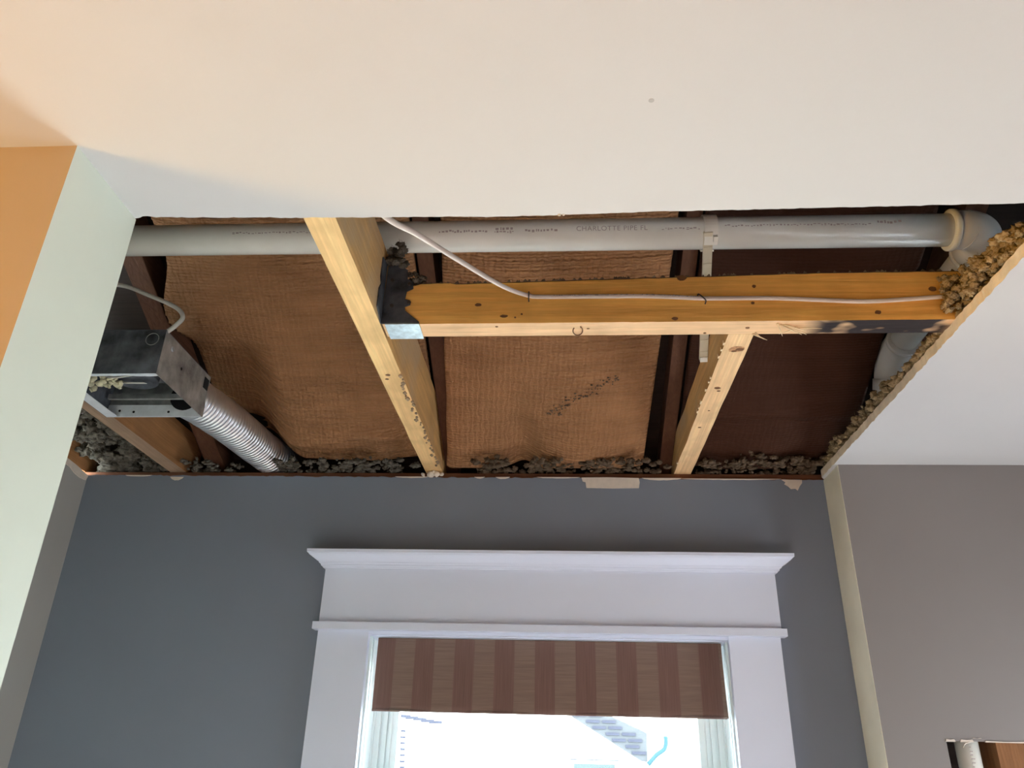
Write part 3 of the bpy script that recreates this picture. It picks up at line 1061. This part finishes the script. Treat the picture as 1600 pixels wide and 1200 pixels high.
ticks(b, -0.24, -0.145, math.radians(-20), 0.003)
ticks(b, -0.128, -0.095, math.radians(-14), 0.0045)
ticks(b, -0.13, -0.09, math.radians(-24), 0.002)
ticks(b, -0.07, -0.01, math.radians(-22), 0.004)
ticks(b, 0.195, 0.265, math.radians(-20), 0.0015)
ticks(b, 0.315, 0.59, math.radians(-12), 0.0018)
ticks(b, 0.60, 0.645, math.radians(-8), 0.0045)
ticks(b, -0.66, -0.43, math.radians(-14), 0.0015)
fin('printed_marks', b, 'print', dp, kind='stuff')
# hub and elbow at the right end
EX = 0.822
el = []
for k in range(13):
    a = math.radians(90 * k / 12)
    el.append((EX - 0.052 + 0.052 * math.sin(a), PY + 0.052 - 0.052 * math.cos(a), PZ - 0.004))
b = new()
path = [(0.748, PY, PZ - 0.004)] + el + [(EX, PY + 0.085, PZ - 0.005)]
tube(b, path, 0.0375, 32)
elb = fin('elbow', b, 'pvc_fit', dp)
b = new(); tube(b, [(0.742, PY, PZ - 0.004), (0.744, PY, PZ - 0.004), (0.752, PY, PZ - 0.004), (0.754, PY, PZ - 0.004)], [0.038, 0.0405, 0.0405, 0.038], 32); fin('hub_rim', b, 'pvc', elb)
b = new(); tube(b, [(0.772, PY, PZ - 0.004), (0.775, PY + 0.001, PZ - 0.004)], 0.0382, 32); fin('hub_rim', b, 'pvc_fit', elb)
b = new(); tube(b, [(EX, PY + 0.078, PZ - 0.005), (EX, PY + 0.088, PZ - 0.005)], 0.0385, 32); fin('hub_rim', b, 'pvc_fit', elb)
b = new(); tube(b, [(EX, PY + 0.08, PZ - 0.005), (EX - 0.008, 1.73, PZ - 0.022)], PR, 32); fin('pipe_branch', b, 'pvc_fit', dp)
# lower bend: the branch turns down to the wall
LX, LY, LZ = EX - 0.008, 1.70, PZ - 0.022
b = new()
path = [(LX, LY - 0.03, LZ), (LX, LY, LZ)]
for k in range(1, 11):
    a = math.radians(62 * k / 10)
    path.append((LX, LY + 0.085 * math.sin(a), LZ - 0.085 * (1 - math.cos(a))))
dy, dz_ = math.cos(math.radians(62)), -math.sin(math.radians(62))
e0 = Vector(path[-1])
path.append(tuple(e0 + Vector((0, dy, dz_)) * 0.03))
tube(b, path, 0.0375, 32)
lb = fin('lower_bend', b, 'pvc_fit', dp)
b = new(); tube(b, [tuple(e0 + Vector((0, dy, dz_)) * 0.004), tuple(e0 + Vector((0, dy, dz_)) * 0.032)], 0.0405, 32); fin('hub_rim', b, 'pvc_fit', lb)
b = new(); tube(b, [(LX, LY - 0.034, LZ), (LX, LY - 0.022, LZ)], 0.0395, 32); fin('hub_rim', b, 'pvc_fit', lb)
b = new(); tube(b, [tuple(e0), tuple(e0 + Vector((0, dy, dz_)) * 0.12)], PR, 32); fin('pipe_drop', b, 'pvc_fit', dp)

# ivory strap hanger from pipe to the short joist
hk = thing('pipe_hanger', 'ivory plastic strap holding the drain pipe to the short joist', 'hanger', (0.29, 1.36, 0.80))
b = new()
n = 28
ra, rb = PR + 0.0016, PR + 0.0046
hx0, hx1 = 0.276, 0.302
ta = (0.289 + 1.45) / 2.215
hcy, hcz = PY + 0.012 * (1 - ta), PZ + 0.012 - 0.016 * ta
ring = []
for k in range(n + 1):
    a = math.radians(-75 + 300 * k / n)
    c_, s_ = math.cos(a), math.sin(a)
    ring.append([b.verts.new((x, hcy - r * c_, hcz + r * s_)) for x, r in ((hx0, ra), (hx1, ra), (hx1, rb), (hx0, rb))])
for A_, C_ in zip(ring, ring[1:]):
    for k in range(4):
        b.faces.new((A_[k], A_[(k + 1) % 4], C_[(k + 1) % 4], C_[k]))
b.faces.new(ring[0]); b.faces.new(ring[-1])
bmesh.ops.recalc_face_normals(b, faces=b.faces[:])
fin('loop', b, 'pvc', hk)
S0 = Vector((0.2825, 1.2335, 0.915)); S1 = Vector((0.3045, 1.498, 0.776))
b = new()
dirv = (S1 - S0).normalized()
sx_ = Vector((1, 0, 0)) - dirv * dirv.x
sx_.normalize()
up_ = sx_.cross(dirv).normalized()


def strap_box(b_, t0, t1, w, h0, h1, off=0.0):
    vs_ = []
    for t in (t0, t1):
        c = S0 + (S1 - S0) * t + sx_ * off
        for (s_, h_) in ((-w, h0), (w, h0), (w, h1), (-w, h1)):
            vs_.append(b_.verts.new(c + sx_ * s_ + up_ * h_))
    for q in ((0, 1, 2, 3), (7, 6, 5, 4), (0, 4, 5, 1), (1, 5, 6, 2), (2, 6, 7, 3), (3, 7, 4, 0)):
        b_.faces.new([vs_[i] for i in q])
    bmesh.ops.recalc_face_normals(b_, faces=b_.faces[:])


strap_box(b, 0.0, 1.0, 0.0088, -0.002, 0.006)
fin('strap', b, 'strap', hk, bevel=0.0008)
for t in (0.10, 0.22, 0.34, 0.46, 0.58, 0.70, 0.82, 0.92):
    b = new(); strap_box(b, t, t + 0.012, 0.0078, -0.0035, -0.0019, 0.0); fin('rib', b, 'strap', hk)
b = new(); strap_box(b, 0.965, 1.005, 0.0078, -0.006, 0.006); fin('end_tab', b, 'pvc', hk, label='pale end tab')
b = new(); strap_box(b, 0.02, 0.06, 0.004, -0.010, 0.004, 0.013); fin('snap_tooth', b, 'pvc', hk)

# vertical pipe and stud in the hole of the right wall
wp = thing('wall_pipe', 'white vertical pipe inside the square hole in the right wall', 'pipe', (0.905, 2.005, -0.30))
b = new(); tube(b, [(0.9135, 1.996, -0.40), (0.9135, 1.996, 0.20)], 0.0245, 28); fin('pipe_run', b, 'pvc', wp)
b = new()
for k, (z, w) in enumerate(((0.042, 0.004), (0.033, 0.006), (0.026, 0.005), (0.018, 0.008), (0.010, 0.007), (0.002, 0.004))):
    box(b, 0.907, 0.907 + w, 1.9712, 1.9719, z, z + 0.002)
fin('printed_marks', b, 'print', wp, kind='stuff')
b = new(); box(b, 0.960, 1.02, 1.9585, 2.04, -0.42, 0.40); fin('wall_stud', b, 'stud', label='orange brown stud inside the square hole in the right wall', cat='stud')
b = new(); box(b, 0.73, 1.6, 2.12, 2.13, -0.5, 0.5); fin('trim_3', b, 'deck', kind='structure')

# ------------------------------------------------------------------ cables
cb = thing('electrical_cable', 'white flat cable stapled along the front of the orange beam', 'cable', (0.2, 1.23, 0.76))
path = smooth_path([(-0.345, 0.80, 0.755), (-0.268, 0.915, 0.724), (-0.225, 0.98, 0.7325), (-0.165, 1.08, 0.7465), (-0.105, 1.175, 0.7605), (-0.062, 1.2325, 0.7765), (-0.03, 1.2335, 0.7735), (0.06, 1.2335, 0.7732),
                    (0.146, 1.2335, 0.7727), (0.20, 1.2335, 0.7705), (0.262, 1.2335, 0.7665), (0.378, 1.2335, 0.7655), (0.47, 1.2335, 0.7605), (0.547, 1.2335, 0.7565), (0.62, 1.2335, 0.760), (0.706, 1.2335, 0.766), (0.80, 1.2335, 0.768)], 8)
b = new(); tube(b, path, [0.0058 - 0.0014 * min(1, max(0, (p_.x + 0.268) / 0.2)) for p_ in path], 16, flat=0.6); fin('sheath', b, 'cable', cb)
b = new()
rnd = random.Random(77)
for p_ in path:
    if -0.02 < p_.x < 0.245 and rnd.random() < 0.85:
        for q in range(2):
            x = p_.x + rnd.uniform(-0.006, 0.006); w = rnd.uniform(0.001, 0.003)
            box(b, x, x + w, p_.y - 0.0052, p_.y - 0.0043, p_.z - 0.0002, p_.z + 0.0017)
fin('printed_marks', b, 'print', cb, kind='stuff')
for x, z, tilt, lab in ((-0.060, 0.7755, 0.0, 'left dark staple over the white cable on the orange beam'), (0.258, 0.7665, 0.006, 'right dark staple over the white cable on the orange beam')):
    b = new()
    tube(b, smooth_path([(x - tilt, 1.2375, z + 0.0085), (x - tilt, 1.229, z + 0.0068), (x, 1.2275, z), (x + tilt, 1.229, z - 0.0068), (x + tilt, 1.2375, z - 0.0095)], 4), 0.0012, 6)
    fin('cable_staple', b, 'dark_steel', label=lab, cat='staple')
b = new()
tube(b, smooth_path([(-1.30, 1.38, 0.90), (-1.10, 1.40, 0.925), (-0.980, 1.40, 0.921), (-0.908, 1.40, 0.895), (-0.838, 1.402, 0.863), (-0.818, 1.405, 0.840), (-0.828, 1.405, 0.820), (-0.846, 1.407, 0.8043)], 10), 0.0048, 12, flat=1.0)
fin('fan_cable', b, 'cable_grey', label='grey white cable curving into the top of the fan housing', cat='cable')

# ------------------------------------------------------------------ fan housing
BX0, BX1, BY0, BY1, BZ0, BZ1 = -1.076, -0.842, 1.397, 1.629, 0.70, 0.803
fh = thing('fan_housing', 'galvanized metal bathroom fan housing, open below, at the left', 'fan housing', ((BX0 + BX1) / 2, (BY0 + BY1) / 2, BZ0))
T = 0.0012
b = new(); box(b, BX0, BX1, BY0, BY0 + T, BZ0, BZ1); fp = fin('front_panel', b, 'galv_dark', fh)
b = new(); box(b, BX1 - T, BX1, BY0 + T, BY1 - T, BZ0, BZ1); rp = fin('side_panel', b, 'galv', fh)
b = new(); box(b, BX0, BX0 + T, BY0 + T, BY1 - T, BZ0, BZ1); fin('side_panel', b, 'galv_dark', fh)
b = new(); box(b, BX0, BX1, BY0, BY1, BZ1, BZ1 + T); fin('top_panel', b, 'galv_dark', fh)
b = new(); box(b, BX0, BX1, BY1 - T, BY1, BZ0, BZ1)
fin('rear_panel', b, 'galv', fh)
b = new(); box(b, BX0 + T, BX1 - T, BY1 - 0.004, BY1 - T, BZ0, BZ0 + 0.030); rf = fin('rear_flange', b, 'flange', fh, label='white painted rear lip')
b = new(); box(b, BX0 + T, BX0 + 0.028, BY0 + 0.05, BY1 - 0.005, BZ0, BZ0 + 0.0015); fin('side_flange', b, 'flange', fh)
b = new()
prism(b, jag((BX0 + T, BY0 + T), (BX1 - T, BY0 + T), 20, 0.0002, 3) + [(BX1 - T, BY0 + T)] + jag((BX1 - T, BY0 + 0.012), (BX0 + T, BY0 + 0.012), 24, 0.003, 4) + [(BX0 + T, BY0 + 0.012)], 2, BZ0, BZ0 + 0.0012)
fin('front_flange', b, 'flange', fh)
b = new(); tube(b, [(BX1 - 0.0005, 1.437, 0.778), (BX1 + 0.002, 1.437, 0.778)], [0.0065, 0.005], 14); fin('rivet', b, 'galv_blue', rp)
b = new(); tube(b, [(BX1 - 0.0005, 1.49, 0.757), (BX1 + 0.0006, 1.49, 0.757)], 0.0035, 10); fin('screw_hole', b, 'black', rp)
b = new(); box(b, BX1, BX1 + 0.0015, 1.60, 1.622, 0.765, 0.792); fin('slot', b, 'black', rp)
b = new()
tube(b, [(-0.868 + 0.014 * math.cos(a), BY0 - 0.0006, 0.781 + 0.014 * math.sin(a)) for a in [2 * math.pi * k / 24 for k in range(24)]] + [(-0.854, BY0 - 0.0006, 0.783)], 0.0007, 6)
fin('knockout', b, 'galv', fp)
for (x, z) in ((-1.045, 0.715), (-1.01, 0.712), (-0.925, 0.712)):
    b = new(); tube(b, [(x, BY1 - 0.0039, z), (x, BY1 - 0.0045, z)], 0.003, 10); fin('screw_hole', b, 'black', rf)
b = new(); tube(b, [(-0.892, BY1 - 0.0041, 0.752), (-0.892, BY1 - 0.006, 0.752)], 0.036, 28); fin('duct_port', b, 'black', fh)
# fan wheel and motor plate inside
b = new()
box(b, BX0 + 0.02, BX1 - 0.015, BY0 + 0.03, BY1 - 0.03, 0.775, 0.778)
fin('motor_plate', b, 'galv_dark', fh)
b = new(); tube(b, [(-0.955, 1.50, 0.738), (-0.955, 1.50, 0.774)], 0.055, 28); fin('fan_wheel', b, 'galv_dark', fh)
b = new(); box(b, BX0 + 0.01, BX1 - 0.01, BY1 - 0.03, BY1 - 0.022, 0.735, 0.747); fin('cross_bar', b, 'galv', fh)
b = new()
rnd = random.Random(91)
for k in range(34):
    bmesh.ops.create_icosphere(b, subdivisions=2, radius=rnd.uniform(0.003, 0.008), matrix=Matrix.Translation((-1.062 + 0.085 * rnd.random() ** 1.4, 1.50 + rnd.uniform(-0.04, 0.03), 0.726 + rnd.uniform(-0.004, 0.014))))
for v in b.verts:
    v.co += 0.005 * noise.noise_vector(v.co * 110)
fin('debris', b, 'foam', fh, smooth=True, kind='stuff')
for pth in ([(-1.02, 1.47, 0.745), (-0.98, 1.46, 0.722), (-0.93, 1.47, 0.735), (-0.89, 1.45, 0.745)], [(-1.0, 1.52, 0.74), (-0.96, 1.50, 0.728), (-0.93, 1.53, 0.742)]):
    b = new(); tube(b, smooth_path(pth, 6), 0.0022, 6); fin('wire', b, 'cable_grey', fh)

# flexible foil duct
b = new()
A0, A1 = Vector((-0.889, 1.631, 0.757)), Vector((-0.838, 2.16, 0.7735))
NR = 304
path, rad = [], []
for i in range(NR + 1):
    t = i / NR
    c = A0.lerp(A1, t)
    c.z += 0.004 * math.sin(math.pi * t)
    c.x += 0.004 * math.sin(2 * math.pi * t)
    path.append(c)
    q = i % 8
    rad.append(0.0525 - (0.0065, 0.0022, 0.0006, 0.0, 0.0, 0.0, 0.0006, 0.0022)[q] + 0.001 * noise.noise(Vector((t * 14, 0, 0))))
tube(b, path, rad, 48)
fin('flexible_duct', b, 'foil', label='silver corrugated foil duct from the fan housing to the window wall', cat='duct')

# ------------------------------------------------------------------ outdoors
b = new(); box(b, -15, 15, 2.4, 25, ZF - 0.7, ZF - 0.6); fin('ground', b, 'grass', kind='structure')
hs = thing('neighbor_house', 'sunlit pale house across the yard, seen through the window', 'house', (0, 12.1, ZF - 0.6))
b = new(); box(b, -5, 5, 12.05, 12.3, ZF - 0.6, 2.6); fin('house_wall', b, 'siding', hs)
b = new(); prism(b, [(-5.3, 2.6), (5.3, 2.6), (0, 5.2)], 1, 11.8, 12.3); fin('gable', b, 'siding', hs)
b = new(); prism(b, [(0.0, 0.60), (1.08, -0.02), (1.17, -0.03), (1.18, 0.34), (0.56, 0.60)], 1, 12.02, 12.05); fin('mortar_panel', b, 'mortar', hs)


def shared_box(name, w, d, h, mat):
    b_ = new()
    box(b_, -w / 2, w / 2, -d / 2, d / 2, 0, h)
    me = bpy.data.meshes.new(name)
    b_.to_mesh(me); b_.free()
    me.materials.append(M[mat])
    return me


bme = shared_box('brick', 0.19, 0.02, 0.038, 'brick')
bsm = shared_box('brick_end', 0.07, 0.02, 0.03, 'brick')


def put(me, x, y, z):
    o_ = bpy.data.objects.new('brick', me)
    COL.objects.link(o_)
    w = Vector((x, y, z + CZ))
    WL[o_] = w
    o_.parent = hs
    o_.location = w - WL[hs]


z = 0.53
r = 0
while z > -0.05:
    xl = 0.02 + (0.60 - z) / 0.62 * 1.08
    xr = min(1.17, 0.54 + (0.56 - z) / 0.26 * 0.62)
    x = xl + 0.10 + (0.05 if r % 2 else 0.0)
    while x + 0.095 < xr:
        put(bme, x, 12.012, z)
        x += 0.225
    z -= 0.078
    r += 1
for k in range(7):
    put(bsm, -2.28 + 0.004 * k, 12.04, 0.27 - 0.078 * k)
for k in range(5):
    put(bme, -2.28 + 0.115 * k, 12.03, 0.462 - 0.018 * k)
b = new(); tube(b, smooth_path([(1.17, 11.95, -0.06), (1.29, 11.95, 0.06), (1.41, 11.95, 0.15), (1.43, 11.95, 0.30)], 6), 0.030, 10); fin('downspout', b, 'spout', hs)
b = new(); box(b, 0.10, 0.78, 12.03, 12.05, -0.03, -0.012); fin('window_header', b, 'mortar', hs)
b = new(); box(b, 0.15, 0.72, 12.03, 12.05, -0.9, -0.07); fin('pane', b, 'farglass', hs)
